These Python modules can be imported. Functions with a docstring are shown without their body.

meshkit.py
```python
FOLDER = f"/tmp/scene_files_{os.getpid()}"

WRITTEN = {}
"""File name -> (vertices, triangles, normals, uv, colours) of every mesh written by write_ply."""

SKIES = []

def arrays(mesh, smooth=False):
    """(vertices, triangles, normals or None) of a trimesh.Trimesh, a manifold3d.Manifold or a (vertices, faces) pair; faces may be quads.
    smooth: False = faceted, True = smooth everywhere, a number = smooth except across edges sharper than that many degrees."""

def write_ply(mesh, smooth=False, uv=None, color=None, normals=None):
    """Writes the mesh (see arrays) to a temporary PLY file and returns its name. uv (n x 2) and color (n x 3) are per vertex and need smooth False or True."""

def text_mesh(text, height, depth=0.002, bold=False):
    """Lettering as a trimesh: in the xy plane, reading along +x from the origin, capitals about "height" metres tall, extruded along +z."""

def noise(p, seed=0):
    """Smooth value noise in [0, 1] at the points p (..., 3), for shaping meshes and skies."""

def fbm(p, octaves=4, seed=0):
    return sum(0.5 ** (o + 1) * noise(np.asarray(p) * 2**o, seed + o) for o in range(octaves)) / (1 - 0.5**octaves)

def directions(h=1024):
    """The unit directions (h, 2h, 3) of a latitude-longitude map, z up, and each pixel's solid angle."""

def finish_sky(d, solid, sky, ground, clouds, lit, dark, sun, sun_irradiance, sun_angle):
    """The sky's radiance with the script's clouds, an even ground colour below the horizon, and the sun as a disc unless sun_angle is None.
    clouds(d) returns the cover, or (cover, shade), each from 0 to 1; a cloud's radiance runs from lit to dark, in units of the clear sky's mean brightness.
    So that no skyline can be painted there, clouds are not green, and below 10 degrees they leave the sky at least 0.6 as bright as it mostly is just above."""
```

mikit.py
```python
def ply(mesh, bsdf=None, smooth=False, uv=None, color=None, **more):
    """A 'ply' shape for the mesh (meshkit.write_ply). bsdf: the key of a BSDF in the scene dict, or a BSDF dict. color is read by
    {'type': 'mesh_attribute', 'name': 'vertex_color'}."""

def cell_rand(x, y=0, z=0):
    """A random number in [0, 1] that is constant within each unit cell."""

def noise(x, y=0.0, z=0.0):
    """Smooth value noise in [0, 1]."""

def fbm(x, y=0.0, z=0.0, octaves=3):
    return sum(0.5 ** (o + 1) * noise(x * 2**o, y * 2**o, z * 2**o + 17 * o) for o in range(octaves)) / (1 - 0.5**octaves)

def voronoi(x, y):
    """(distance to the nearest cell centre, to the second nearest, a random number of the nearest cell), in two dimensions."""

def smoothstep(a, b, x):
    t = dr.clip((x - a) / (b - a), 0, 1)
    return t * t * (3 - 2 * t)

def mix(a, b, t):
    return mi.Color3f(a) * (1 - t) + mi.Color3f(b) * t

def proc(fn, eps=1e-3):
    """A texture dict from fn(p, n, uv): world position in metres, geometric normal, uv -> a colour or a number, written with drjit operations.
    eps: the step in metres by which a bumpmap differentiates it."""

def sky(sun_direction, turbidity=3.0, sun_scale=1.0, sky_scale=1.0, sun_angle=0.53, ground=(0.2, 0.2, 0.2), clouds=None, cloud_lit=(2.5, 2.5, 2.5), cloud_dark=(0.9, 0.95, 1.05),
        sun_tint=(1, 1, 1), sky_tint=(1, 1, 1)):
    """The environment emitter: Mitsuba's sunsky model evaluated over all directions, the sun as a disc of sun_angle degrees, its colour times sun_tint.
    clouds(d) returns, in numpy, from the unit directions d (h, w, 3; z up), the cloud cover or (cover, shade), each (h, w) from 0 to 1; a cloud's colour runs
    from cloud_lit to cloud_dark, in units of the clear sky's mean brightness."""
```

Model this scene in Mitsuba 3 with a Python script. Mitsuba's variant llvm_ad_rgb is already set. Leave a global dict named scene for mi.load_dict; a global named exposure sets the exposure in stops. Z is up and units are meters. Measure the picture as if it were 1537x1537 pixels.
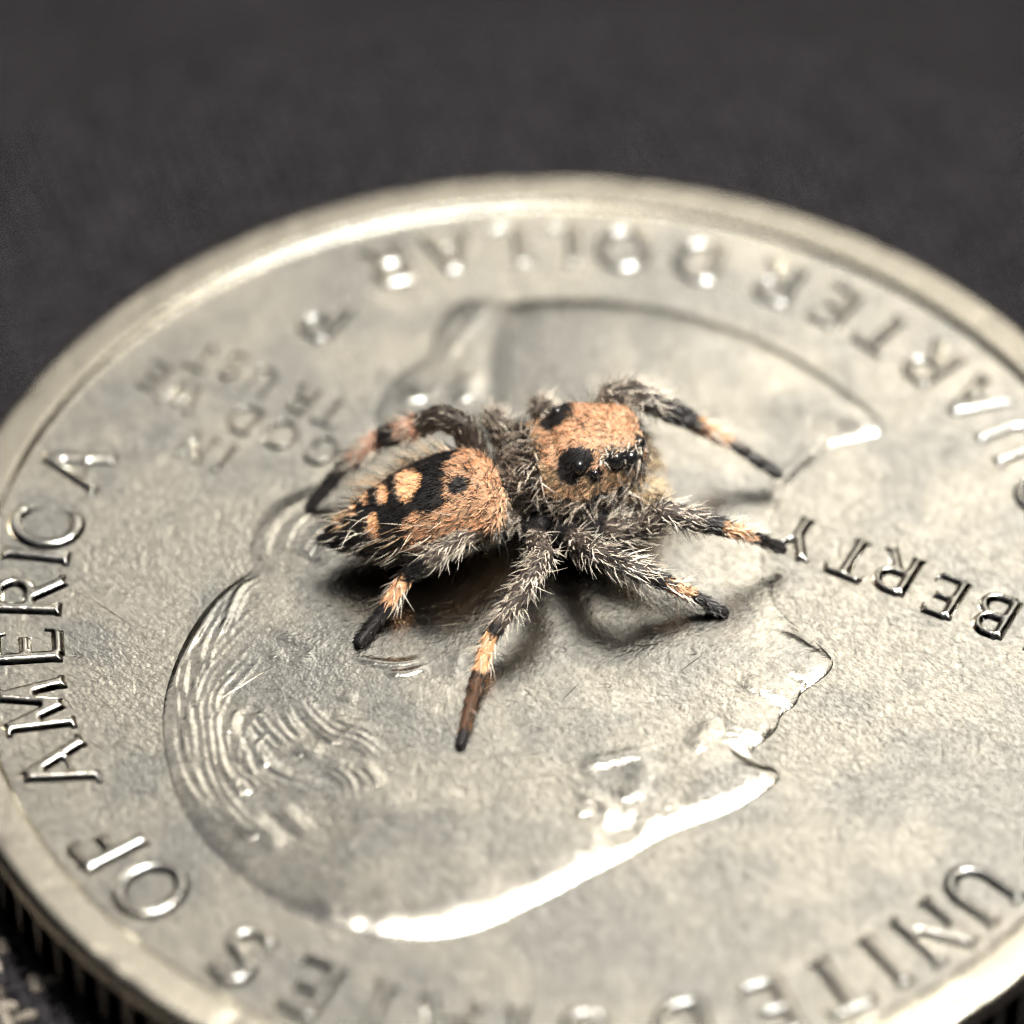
import math, json
import numpy as np, trimesh, shapely
import shapely.affinity
import manifold3d as m3
from scipy.spatial import cKDTree
import drjit as dr
import mitsuba as mi
import mikit, meshkit
from mikit import noise, fbm, smoothstep, mix

# The subject is a few millimetres across. It is modelled in millimetres and put into the scene at
# S scene units per millimetre, because single precision ray offsets are too coarse for hairs at true size.
S = 0.1
rng = np.random.default_rng(7)
scene, labels = {}, {}
T = mi.ScalarTransform4f

# ------------------------------------------------------------------ camera
CAM = np.array([-0.98642, -68.1109, 75.8084])
PITCH, ROLL, FPX = 0.821057, 0.0187805, 8000.0
fw = np.array([0, math.cos(PITCH), -math.sin(PITCH)])
upv = np.array([0, math.sin(PITCH), math.cos(PITCH)])
upv = math.cos(ROLL) * upv - math.sin(ROLL) * np.array([1.0, 0, 0])
scene['camera'] = {'type': 'thinlens', 'fov': math.degrees(2 * math.atan(768.5 / FPX)), 'fov_axis': 'x',
    'aperture_radius': 2.4 * S, 'focus_distance': 101.0 * S, 'near_clip': 10 * S, 'far_clip': 1500 * S,
    'to_world': T().look_at(origin=(CAM * S).tolist(), target=((CAM + fw * 100) * S).tolist(), up=upv.tolist())}
exposure = 0.0

# ------------------------------------------------------------------ lamps (the two lights whose reflections the coin shows)
def lamp(key, label, centre, target, w, h, rgb, cat='lamp'):
    c, t = np.array(centre, float), np.array(target, float)
    scene[key] = {'type': 'rectangle', 'to_world': T().look_at(origin=(c * S).tolist(), target=(t * S).tolist(), up=[0, 0.01, 1]) @ T().scale([w / 2 * S, h / 2 * S, 1]),
                  'bsdf': {'type': 'diffuse', 'reflectance': {'type': 'rgb', 'value': 0.2}},
                  'emitter': {'type': 'area', 'radiance': {'type': 'rgb', 'value': rgb}}}
    labels[key] = {'label': label, 'category': cat}
#LAMPS#
lamp('desk_lamp', 'small warm desk lamp high above the coin, outside the picture', (62, 2, 260), (0, 0, 0), 62, 62, [158, 150, 134])
lamp('window_panel', 'broad pale light panel standing behind the coin, outside the picture', (150, 310, 310), (0, 0, 0), 340, 260, [1.70, 1.64, 1.48])
lamp('window_panel_001', 'narrower dim light panel behind the coin on the left, outside the picture', (-200, 300, 300), (0, 0, 0), 330, 260, [0.55, 0.535, 0.50])
lamp('room_light', 'large dim ceiling light far above the table, outside the picture', (-60, -60, 700), (0, 0, 0), 700, 700, [0.28, 0.28, 0.29])
#/LAMPS#

# ------------------------------------------------------------------ materials
def rgb(*c): return {'type': 'rgb', 'value': list(c)}
mm = 1.0 / S
def coin_bump(p, n, uv):
    x, y, z = p.x * mm, p.y * mm, p.z * mm
    g = fbm(x * 15, y * 15, z * 8, 2) * 0.60 + noise(x * 33, y * 33, z * 9) * 0.36
    pits = smoothstep(0.84, 0.97, noise(x * 4.5 + 40, y * 4.5, 3.0))
    k = noise(x * 0.7, y * 0.7, 5.0)
    a = x * 0.82 + y * 0.57; b = -x * 0.57 + y * 0.82
    scr = smoothstep(0.86, 0.97, noise(a * 1.3, b * 22, 9.0)) + smoothstep(0.88, 0.97, noise(b * 1.1 + 7, a * 20, 19.0))
    return mi.Float((g * (0.55 + 0.6 * k) - 0.4 * pits - 0.10 * scr))
def coin_tone(p, n, uv):
    x, y = p.x * mm, p.y * mm
    d = fbm(x * 0.9 + 11, y * 0.9, 2.0, 4)
    e = fbm(x * 12, y * 12, 7.0, 2)
    return mix((0.61, 0.59, 0.545), (0.79, 0.74, 0.645), smoothstep(0.3, 0.65, d)) * (0.62 + 0.72 * e)
def coin_rough(p, n, uv):
    x, y = p.x * mm, p.y * mm
    return mi.Float(0.075 + 0.06 * fbm(x * 3, y * 3, 1.0, 3))
scene['coin_metal'] = {'type': 'bumpmap', 'arbitrary': mikit.proc(coin_bump, eps=0.02 * S), 'scale': 0.0118 * S,
    'bsdf': {'type': 'roughconductor', 'material': 'none', 'distribution': 'beckmann', 'specular_reflectance': mikit.proc(coin_tone), 'alpha': mikit.proc(coin_rough)}}
scene['rim_metal'] = {'type': 'bumpmap', 'arbitrary': mikit.proc(coin_bump, eps=0.02 * S), 'scale': 0.007 * S,
    'bsdf': {'type': 'roughconductor', 'material': 'none', 'distribution': 'beckmann', 'specular_reflectance': rgb(0.70, 0.645, 0.54), 'alpha': 0.17}}
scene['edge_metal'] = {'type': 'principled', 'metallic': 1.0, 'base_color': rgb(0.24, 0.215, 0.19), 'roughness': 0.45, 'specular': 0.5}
def cloth_tone(p, n, uv):
    x, y = p.x * mm, p.y * mm
    d = fbm(x * 0.25, y * 0.25, 2.0, 4)
    sp = noise(x * 7, y * 7, 4.0)
    return mix((0.0098, 0.0092, 0.0112), (0.0165, 0.0153, 0.0178), d) * (0.7 + 0.6 * sp)
scene['cloth_fabric'] = {'type': 'twosided', 'bsdf': {'type': 'principled', 'base_color': mikit.proc(cloth_tone), 'roughness': 0.9, 'specular': 0.08, 'sheen': 0.0}}
scene['yarn_fabric'] = {'type': 'twosided', 'bsdf': {'type': 'principled', 'base_color': {'type': 'mesh_attribute', 'name': 'vertex_color'}, 'roughness': 0.8, 'specular': 0.12, 'sheen': 0.05}}
scene['spider_skin'] = {'type': 'principled', 'base_color': {'type': 'mesh_attribute', 'name': 'vertex_color'}, 'roughness': 0.62, 'specular': 0.3}
scene['spider_hair'] = {'type': 'twosided', 'bsdf': {'type': 'principled', 'base_color': {'type': 'mesh_attribute', 'name': 'vertex_color'}, 'roughness': 0.45, 'specular': 0.45}}
scene['eye_gloss'] = {'type': 'principled', 'base_color': rgb(0.006, 0.006, 0.008), 'roughness': 0.06, 'specular': 0.7, 'clearcoat': 1.0, 'clearcoat_gloss': 0.98}

def put(key, mesh, bsdf, smooth=30, color=None, **lab):
    v, f = np.asarray(mesh.vertices, float) * S, np.asarray(mesh.faces)
    scene[key] = mikit.ply(trimesh.Trimesh(v, f, process=False), bsdf, smooth=smooth, color=color)
    if lab: labels[key] = lab

D = json.loads(r'''{"OUTLINE": [[4.106,-4.113],[3.702,-4.51],[3.202,-4.875],[2.706,-5.111],[2.212,-5.346],[1.781,-5.611],[1.412,-5.905],[1.045,-6.166],[0.497,-6.525],[0.012,-6.88],[-0.471,-7.171],[-0.952,-7.493],[-1.431,-7.751],[-1.911,-7.932],[-2.391,-8.02],[-2.874,-8.016],[-3.358,-7.966],[-4.088,-7.784],[-4.827,-7.462],[-5.454,-6.996],[-6.219,-6.279],[-6.748,-5.533],[-7.195,-4.583],[-7.447,-3.453],[-7.492,-2.466],[-7.364,-1.629],[-7.134,-0.78],[-6.795,-0.004],[-6.377,0.574],[-5.91,0.967],[-6.058,1.398],[-6.023,2.013],[-5.765,2.603],[-5.265,3.043],[-4.626,3.327],[-3.861,3.85],[-3.622,4.581],[-3.773,5.216],[-3.595,5.866],[-3.147,6.435],[-2.691,6.82],[-2.64,7.48],[-2.413,8.111],[-1.924,8.487],[-1.452,8.461],[-1.113,8.337],[-0.779,8.479],[0.298,8.546],[1.241,8.457],[2.182,8.272],[3.252,7.844],[4.049,7.412],[4.838,6.832],[5.616,6.107],[6.23,5.422],[6.398,4.933],[5.839,4.736],[5.31,4.595],[4.836,4.039],[4.365,3.434],[4.024,2.624],[3.811,1.563],[3.923,0.697],[4.291,-0.067],[4.727,-0.482],[5.071,-0.897],[5.203,-1.181],[5.017,-1.521],[4.695,-1.797],[4.501,-2.002],[4.445,-2.253],[4.215,-2.441],[4.111,-2.609],[4.082,-2.84],[3.851,-3.142],[3.624,-3.311],[3.57,-3.508],[3.841,-3.697],[4.086,-3.87]],"STRANDS": [[[-6.059,0.79],[-6.662,-0.153],[-7.19,-0.93],[-7.374,-1.691],[-7.475,-2.541],[-7.469,-3.281],[-7.276,-4.057],[-7.058,-4.632],[-6.731,-5.2],[-6.295,-5.808]],[[-6.388,0.471],[-6.871,-0.516],[-7.095,-1.282],[-7.126,-2.085],[-7.012,-2.777],[-6.868,-3.364],[-6.794,-4.045],[-6.612,-4.67],[-6.29,-5.189]],[[-6.289,0.01],[-6.711,-0.664],[-6.831,-1.275],[-6.817,-1.877]],[[-5.715,0.799],[-6.159,0.477],[-6.355,-0.196],[-6.471,-0.912]],[[-6.152,-2.756],[-6.121,-3.395],[-5.981,-3.977],[-5.705,-4.31],[-5.322,-4.59],[-5.095,-4.729]],[[-5.949,-3.096],[-5.737,-3.63],[-5.496,-4.014],[-5.187,-4.297],[-4.737,-4.431],[-4.395,-4.663]],[[-5.259,-2.635],[-5.012,-3.171],[-4.78,-3.362]],[[-4.934,-2.329],[-4.806,-2.722],[-4.57,-3.013],[-4.259,-3.349],[-3.884,-3.388],[-3.579,-3.625],[-3.347,-3.912]],[[-4.314,-2.858],[-4.008,-3.048],[-3.669,-3.138],[-3.476,-3.329]],[[-4.996,-3.563],[-4.692,-3.702],[-4.428,-3.793]],[[-4.382,-4.035],[-4.08,-4.173],[-3.848,-4.457],[-3.801,-4.745]],[[-3.789,-4.02],[-3.523,-4.208],[-3.363,-4.59]],[[-5.232,-4.972],[-4.921,-5.347],[-4.575,-5.719]],[[-6.07,-4.415],[-5.844,-4.506],[-5.759,-4.745]],[[-5.491,-0.786],[-5.03,-0.926],[-4.643,-1.119]],[[-5.582,-1.294],[-5.242,-1.286]],[[-5.076,-1.633],[-4.715,-1.222],[-4.498,-0.964]],[[-3.956,-1.304],[-3.686,-1.448],[-3.193,-1.536],[-2.817,-1.477],[-2.556,-1.319]],[[-3.338,-1.74],[-2.959,-1.781],[-2.512,-1.569]],[[-4.334,-6.28],[-3.876,-5.797],[-3.345,-5.165],[-2.809,-4.577]],[[-3.189,-5.448],[-2.756,-5.151],[-2.175,-4.802],[-1.857,-4.65]],[[-6.414,-2.762],[-6.376,-3.499],[-6.228,-4.226],[-5.941,-4.797]],[[-6.638,-2.073],[-6.638,-2.768],[-6.56,-3.552],[-6.413,-4.23]],[[-5.704,-2.745],[-5.42,-3.23],[-5.068,-3.613]],[[-6.265,-4.949],[-5.95,-5.372],[-5.562,-5.791]],[[-5.738,-5.176],[-5.425,-5.597],[-5.115,-5.969]],[[-2.051,-1.958],[-1.928,-1.152]],[[-4.147,-2.309],[-3.841,-2.451]],[[-6.027,2.172],[-5.829,2.798],[-5.389,3.167],[-4.746,3.408]],[[-5.849,1.124],[-5.785,1.826],[-5.424,2.453],[-4.793,2.914]],[[-5.378,1.397],[-5.215,2.105],[-4.716,2.605]],[[-5.049,1.231],[-4.816,1.85],[-4.38,2.303]],[[-4.787,1.107],[-4.484,1.595]],[[-3.373,5.584],[-2.907,5.504],[-2.519,5.884]],[[-3.596,6.413],[-3.012,6.991]],[[-2.245,5.521],[-1.784,5.625]],[[-4.211,4.918],[-3.557,5.118]],[[-2.403,6.632],[-1.824,7.778],[-1.496,8.263]],[[-6.31,0.677],[-6.768,-0.367],[-7.102,-1.225]],[[-6.062,0.857],[-6.331,-0.185],[-6.601,-1.128]]],"FACE": [[[[0.322,-4.021],[0.738,-3.852],[1.155,-3.728],[1.608,-3.58],[1.781,-3.667]],0.16,0.05],[[[1.155,-4.812],[1.432,-4.311],[1.78,-3.803]],0.2,0.05],[[[0.326,-4.698],[0.672,-4.779],[0.913,-4.908]],0.1,0.035],[[[0.259,-5.058],[0.638,-5.049]],0.09,0.03],[[[0.81,-5.134],[1.017,-4.861]],0.12,0.03],[[[2.478,-3.559],[2.621,-3.189],[2.798,-2.955],[3.043,-2.88]],0.16,0.05],[[[3.043,-2.88],[3.254,-2.806],[3.601,-2.981],[3.954,-2.788]],0.25,0.02],[[[3.109,-3.223],[3.314,-3.492],[3.59,-3.645],[4.108,-3.837]],0.08,-0.06],[[[3.169,-3.86],[3.586,-3.895],[3.862,-3.979]],0.06,0.02],[[[3.477,-2.012],[3.765,-1.631]],0.14,0.03],[[[3.722,-2.053],[4.172,-2.413]],0.1,-0.04],[[[4.538,-1.753],[4.26,-1.572]],0.1,-0.03],[[[0.674,-5.671],[1.086,-5.484],[1.567,-5.205]],0.22,-0.05],[[[4.074,-0.301],[4.533,-0.432],[4.949,-0.849]],0.12,-0.05],[[[-1.374,7.797],[-1.449,6.666],[-1.465,5.185]],0.22,-0.035],[[[3.969,3.156],[4.506,3.886],[5.447,4.817]],0.16,0.05],[[[4.618,3.083],[5.291,3.907],[6.228,4.564]],0.16,0.04],[[[-2.629,7.009],[-2.111,7.778],[-1.719,8.359]],0.25,0.03],[[[0.167,8.028],[1.777,7.786],[3.377,7.168],[4.948,5.905]],0.8,0.03],[[[-3.259,5.69],[-2.73,5.704]],0.15,0.04],[[[-1.933,5.54],[-1.948,6.28]],0.2,0.03]],"ARC": [["U",10.22,-41,"top",1.36],["N",10.22,-48.3,"top",1.36],["I",10.22,-54.6,"top",1.36],["T",10.22,-60.6,"top",1.36],["E",10.22,-67.9,"top",1.36],["D",10.22,-77.1,"top",1.36],["S",10.22,-87,"top",1.36],["T",10.22,-94.2,"top",1.36],["A",10.22,-101.2,"top",1.36],["T",10.22,-108.6,"top",1.36],["E",10.22,-116,"top",1.36],["S",10.22,-124,"top",1.36],["O",10.22,-136.8,"top",1.36],["F",10.22,-144.5,"top",1.36],["A",10.22,-156.2,"top",1.36],["M",10.22,-164.9,"top",1.36],["E",10.22,-173.6,"top",1.36],["R",10.22,-180.9,"top",1.36],["I",10.22,-186.8,"top",1.36],["C",10.22,-191.3,"top",1.36],["A",10.22,-200.6,"top",1.36],["Q",10.05,19.5,"bottom",1.22],["U",10.05,28.2,"bottom",1.22],["A",10.05,35.6,"bottom",1.22],["R",10.05,43,"bottom",1.22],["T",10.05,50,"bottom",1.22],["E",10.05,57.2,"bottom",1.22],["R",10.05,64.5,"bottom",1.22],["D",10.05,74.2,"bottom",1.22],["O",10.05,83.2,"bottom",1.22],["L",10.05,90.4,"bottom",1.22],["L",10.05,96.6,"bottom",1.22],["A",10.05,103.6,"bottom",1.22],["R",10.05,110.8,"bottom",1.22]],"STRAIGHT": [["B",8.29,0.129,1.1],["E",7.352,0.587,1.1],["R",6.452,1.187,1.1],["T",5.614,1.531,1.1],["Y",4.558,2.083,1.1],["T",-7.227,6.655,0.8],["S",-6.603,6.429,0.8],["U",-6.026,6.016,0.8],["R",-5.198,5.539,0.8],["T",-4.617,5.186,0.8],["E",-8.18,6.108,0.8],["W",-7.568,5.606,0.8],["D",-6.307,4.959,0.8],["O",-5.565,4.559,0.8],["G",-4.748,4.144,0.8],["N",-7.2,4.189,0.8],["I",-6.634,3.879,0.8],["P",-4.86,7.773,1.15]],"SCRATCH": [[[-6.751,-2.729],[-5.304,-1.477]],[[-5.995,0.342],[-5.667,0.42]],[[-5.775,-4.822],[-5.589,-4.592]],[[-5.368,-4.844],[-5.038,-4.756]],[[-2.448,-0.577],[-1.816,-0.442]],[[-6.119,-2.846],[-5.46,-2.78]],[[-9.13,0.229],[-8.094,-0.634]],[[-9.45,-2.249],[-9.07,-2.836]],[[-8.857,-3.406],[-8.397,-3.771]],[[2.241,-1.59],[2.7,-1.125]],[[-0.757,-3.778],[-0.261,-3.652]],[[-0.022,-2.446],[0.352,-1.938]],[[1.473,-6.281],[1.78,-5.801]],[[-0.918,-5.55],[-0.373,-4.899]],[[3.583,-4.239],[4.021,-3.985]],[[4.602,-5.606],[4.914,-5.408]],[[-1.863,-4.372],[-1.433,-4.2]]],"LEGS": {"R1": [[0.51,1.293,0.72],[1.523,1.18,1.02],[1.894,1.282,1.37],[3.134,1.066,1.17],[3.664,1.24,0.77],[4.202,1.365,0.29]],"R2": [[-0.001,1.28,0.72],[0.591,0.396,1.17],[1.136,0.102,1.17],[2.012,0.065,0.67],[2.495,0.103,0.32],[3.075,-0.052,0.09]],"R3": [[-0.577,1.352,0.72],[-0.383,0.206,1.22],[-0.629,-0.319,1.17],[-1.35,-1.348,0.62],[-1.586,-2.093,0.32],[-1.856,-3.542,0.12]],"R4": [[-0.966,1.691,0.72],[-1.848,0.771,1.22],[-2.447,0.342,1.07],[-3.0,0.148,0.59],[-3.503,-0.518,0.14],[-3.817,-1.007,0.07]],"L4": [[-1.547,2.551,0.97],[-1.946,2.96,1.87],[-2.36,3.102,1.97],[-3.626,3.232,1.17],[-4.295,3.017,0.59],[-4.906,2.486,-0.11]],"L3": [[-0.722,2.661,0.82],[-1.334,3.202,1.82],[-1.387,3.43,1.62],[-1.283,3.849,0.87],[-1.23,4.15,0.37],[-1.175,4.375,-0.11]],"L2": [[-0.083,3.3,0.82],[-0.465,3.486,1.92],[-0.386,3.694,1.67],[-0.195,4.238,0.87],[-0.058,4.597,0.37],[0.081,4.917,-0.11]],"L1": [[0.756,3.227,0.92],[0.895,3.657,2.02],[1.368,3.698,2.12],[2.592,3.613,1.37],[3.265,3.721,0.77],[4.167,3.396,0.25]]},"ORG": [0.359,2.622,1.47],"ABD": [[-1.155,1.838,1.42],[-4.482,1.106,0.69]],"EYES": [[0.275,1.812,2.023,0.15,0.27],[-0.158,3.058,2.197,0.12,0.28],[0.582,1.808,1.835,0.1,0.09],[0.969,2.039,1.999,0.185,0.1],[1.252,2.128,1.963,0.165,0.1],[1.416,2.447,2.038,0.14,0.05],[0.861,3.469,1.886,0.1,0.05]],"PATTERN": [["black",[[0.847,-0.076],[0.778,-0.473],[0.667,-0.582],[0.556,-0.671],[0.481,-0.852],[0.37,-0.905],[0.367,-0.299],[0.403,0.093],[0.416,0.349],[0.478,0.419],[0.529,0.284],[0.585,0.34],[0.623,0.416],[0.678,0.562],[0.731,0.681],[0.805,0.531],[0.864,0.19]]],["black",[[0.296,-0.925],[0.259,-0.919],[0.185,-0.885],[0.247,-0.477],[0.305,-0.53]]],["black",[[0.291,0.211],[0.238,0.077],[0.192,0.178],[0.223,0.346],[0.272,0.362]]],["orange",[[0.556,-0.671],[0.481,-0.711],[0.418,-0.172],[0.453,0.006],[0.527,0.25],[0.568,0.098],[0.567,-0.193]]],["orange",[[0.667,-0.582],[0.627,-0.549],[0.622,-0.144],[0.663,0.024],[0.689,-0.087]]],["orange",[[0.778,-0.565],[0.741,-0.618],[0.75,-0.154],[0.776,-0.186]]],["orange",[[0.783,0.136],[0.723,0.045],[0.711,0.252],[0.746,0.599],[0.775,0.557],[0.791,0.309]]],["orange",[[0.852,-0.386],[0.815,-0.429],[0.84,-0.111],[0.871,-0.167]]]]}''')
ZF = -0.13            # the coin's field below the top of its rim (mm)
R = 12.13

# ------------------------------------------------------------------ cloth under the coin
g = np.concatenate([-np.geomspace(14, 900, 40)[::-1], np.linspace(-13, 13, 27), np.geomspace(14, 900, 40)])
X, Y = np.meshgrid(g, g, indexing='ij')
near = np.exp(-(np.hypot(X, Y) / 60) ** 2)
Z = -1.98 + 0.5 * (meshkit.fbm(np.stack([X / 22, Y / 22, X * 0], -1), 3, 3) - 0.5) * (1 - np.exp(-(np.maximum(np.hypot(X, Y) - 13, 0) / 12) ** 2))
n = len(g)
i, j = np.meshgrid(np.arange(n - 1), np.arange(n - 1), indexing='ij')
q = np.stack([i * n + j, (i + 1) * n + j, (i + 1) * n + j + 1, i * n + j + 1], -1).reshape(-1, 4)
ft = np.vstack([q[:, [0, 1, 2]], q[:, [0, 2, 3]]])
put('cloth__backing', trimesh.Trimesh(np.stack([X, Y, Z], -1).reshape(-1, 3), ft, process=False), 'cloth_fabric', smooth=True)
labels['cloth'] = {'label': 'dark grey woven cloth spread under the silver coin', 'category': 'cloth'}
# woven yarns round the coin: short bowed stitches, over one, under one
def yarns():
    V, F, C = [], [], []
    P0 = 0.34
    k = np.arange(-58, 59)
    cx, cy = np.meshgrid(k * P0, k * P0, indexing='ij')
    a = 0.32
    base = np.stack([cx.ravel(), cy.ravel()], 1)
    idx = (np.add.outer(k, k)).ravel() % 2
    rr = np.hypot(base[:, 0], base[:, 1])
    keep = (rr > 11.2) & (rr < 19)
    base, idx = base[keep], idx[keep]
    s = np.linspace(-1, 1, 5)
    ang = np.linspace(0, math.pi, 5)
    prof = np.stack([np.cos(ang) * 0.125, np.sin(ang) * 0.10], 1)
    tri = []
    for u in range(4):
        for w in range(4):
            o = u * 5 + w
            tri += [[o, o + 5, o + 6], [o, o + 6, o + 1]]
    tri = np.array(tri)
    for (x, y), d in zip(base, idx):
        L = P0 * 0.95
        pts = np.zeros((5, 5, 3))
        wob = rng.normal(0, 0.025, 3)
        wid = (1 - 0.45 * s ** 2)[:, None]
        al = (s * L)[:, None] + wob[0]
        ac = prof[None, :, 0] * wid * (1 + rng.normal(0, .15)) + wob[1]
        zz = (0.10 * (1 - s ** 2))[:, None] + prof[None, :, 1] * wid - 1.985 + 0.35 * wob[2]
        al, ac, zz = np.broadcast_arrays(al, ac, zz)
        p = np.stack([al, ac, zz], -1) if d == 0 else np.stack([ac, al, zz], -1)
        p = p.reshape(-1, 3).copy(); p[:, 0] += x; p[:, 1] += y
        ca, sa = math.cos(a), math.sin(a)
        p[:, :2] = p[:, :2] @ np.array([[ca, sa], [-sa, ca]])
        F.append(tri + 25 * len(V)); V.append(p)
        t = rng.random()
        lint = 0.0004 + 0.40 * math.exp(-((p[12, 0] + 11.5) ** 2 + (p[12, 1] + 9.5) ** 2) / 40)       # a linty, worn patch
        c = np.array([0.0185, 0.0172, 0.0205]) * (0.8 + .4 * rng.random()) if t > lint else np.array([0.20, 0.18, 0.155]) * (0.3 + rng.random())
        C.append(np.tile(c, (25, 1)))
    return trimesh.Trimesh(np.vstack(V), np.vstack(F), process=False), np.vstack(C)
ym, yc = yarns()
put('cloth__yarns', ym, 'yarn_fabric', smooth=True, color=yc, kind='stuff', label='speckled dark and pale yarns of the weave beside the coin')

# ------------------------------------------------------------------ coin: blank, rim, edge with reeds
labels['coin'] = {'label': 'worn silver quarter coin lying flat with a jumping spider standing on it', 'category': 'coin'}
def lathe(profile, nseg, close=False):
    pr = np.array(profile, float)
    a = np.arange(nseg) * 2 * math.pi / nseg
    v = np.stack([pr[:, None, 0] * np.cos(a), pr[:, None, 0] * np.sin(a), np.broadcast_to(pr[:, None, 1], (len(pr), nseg))], -1).reshape(-1, 3)
    i, j = np.meshgrid(np.arange(len(pr) - 1), np.arange(nseg), indexing='ij')
    q = np.stack([i * nseg + j, i * nseg + (j + 1) % nseg, (i + 1) * nseg + (j + 1) % nseg, (i + 1) * nseg + j], -1).reshape(-1, 4)[:, ::-1]
    return trimesh.Trimesh(v, np.vstack([q[:, [0, 1, 2]], q[:, [0, 2, 3]]]), process=False)
rad = np.concatenate([[0.001], np.linspace(0.5, 11.2, 40)])
fieldm = lathe([(r, ZF - 0.012 * (1 - (r / 11.2) ** 2) * 0) for r in rad] , 360)
put('coin__field', fieldm, 'coin_metal', smooth=True, label='flat worn field of the coin behind the raised design')
t = np.linspace(0, 1, 9)
rim = [(11.12, ZF - .02), (11.14, ZF)] + [(11.14 + 0.15 * x, ZF + (0 - ZF) * (3 * x * x - 2 * x ** 3)) for x in t[1:]] + [(11.45, 0.003), (11.65, 0.003), (11.86, 0.0)] \
    + [(11.88 + 0.24 * math.sin(b), -0.24 + 0.24 * math.cos(b)) for b in np.linspace(0.15, math.pi / 2, 8)] + [(12.11, -0.36)]
rm = lathe(rim, 720)
ra = np.arctan2(rm.vertices[:, 1], rm.vertices[:, 0]); rr = np.hypot(rm.vertices[:, 0], rm.vertices[:, 1])
ding = meshkit.noise(np.stack([np.cos(ra) * 26, np.sin(ra) * 26, rr * 3], -1), 5)
top = np.clip((rr - 11.3) / .2, 0, 1)
rm.vertices[:, 2] -= 0.03 * np.clip(ding - 0.62, 0, 1) * 2.5 * top
put('coin__rim', rm, 'rim_metal', smooth=True, label='smooth raised rim running round the coin')
put('coin__edge', lathe([(12.095, -0.34), (12.05, -0.40), (12.05, -1.62), (11.9, -1.75), (0.001, -1.75)], 360), 'edge_metal', smooth=30, label='vertical edge of the coin with fine reeds')
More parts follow.
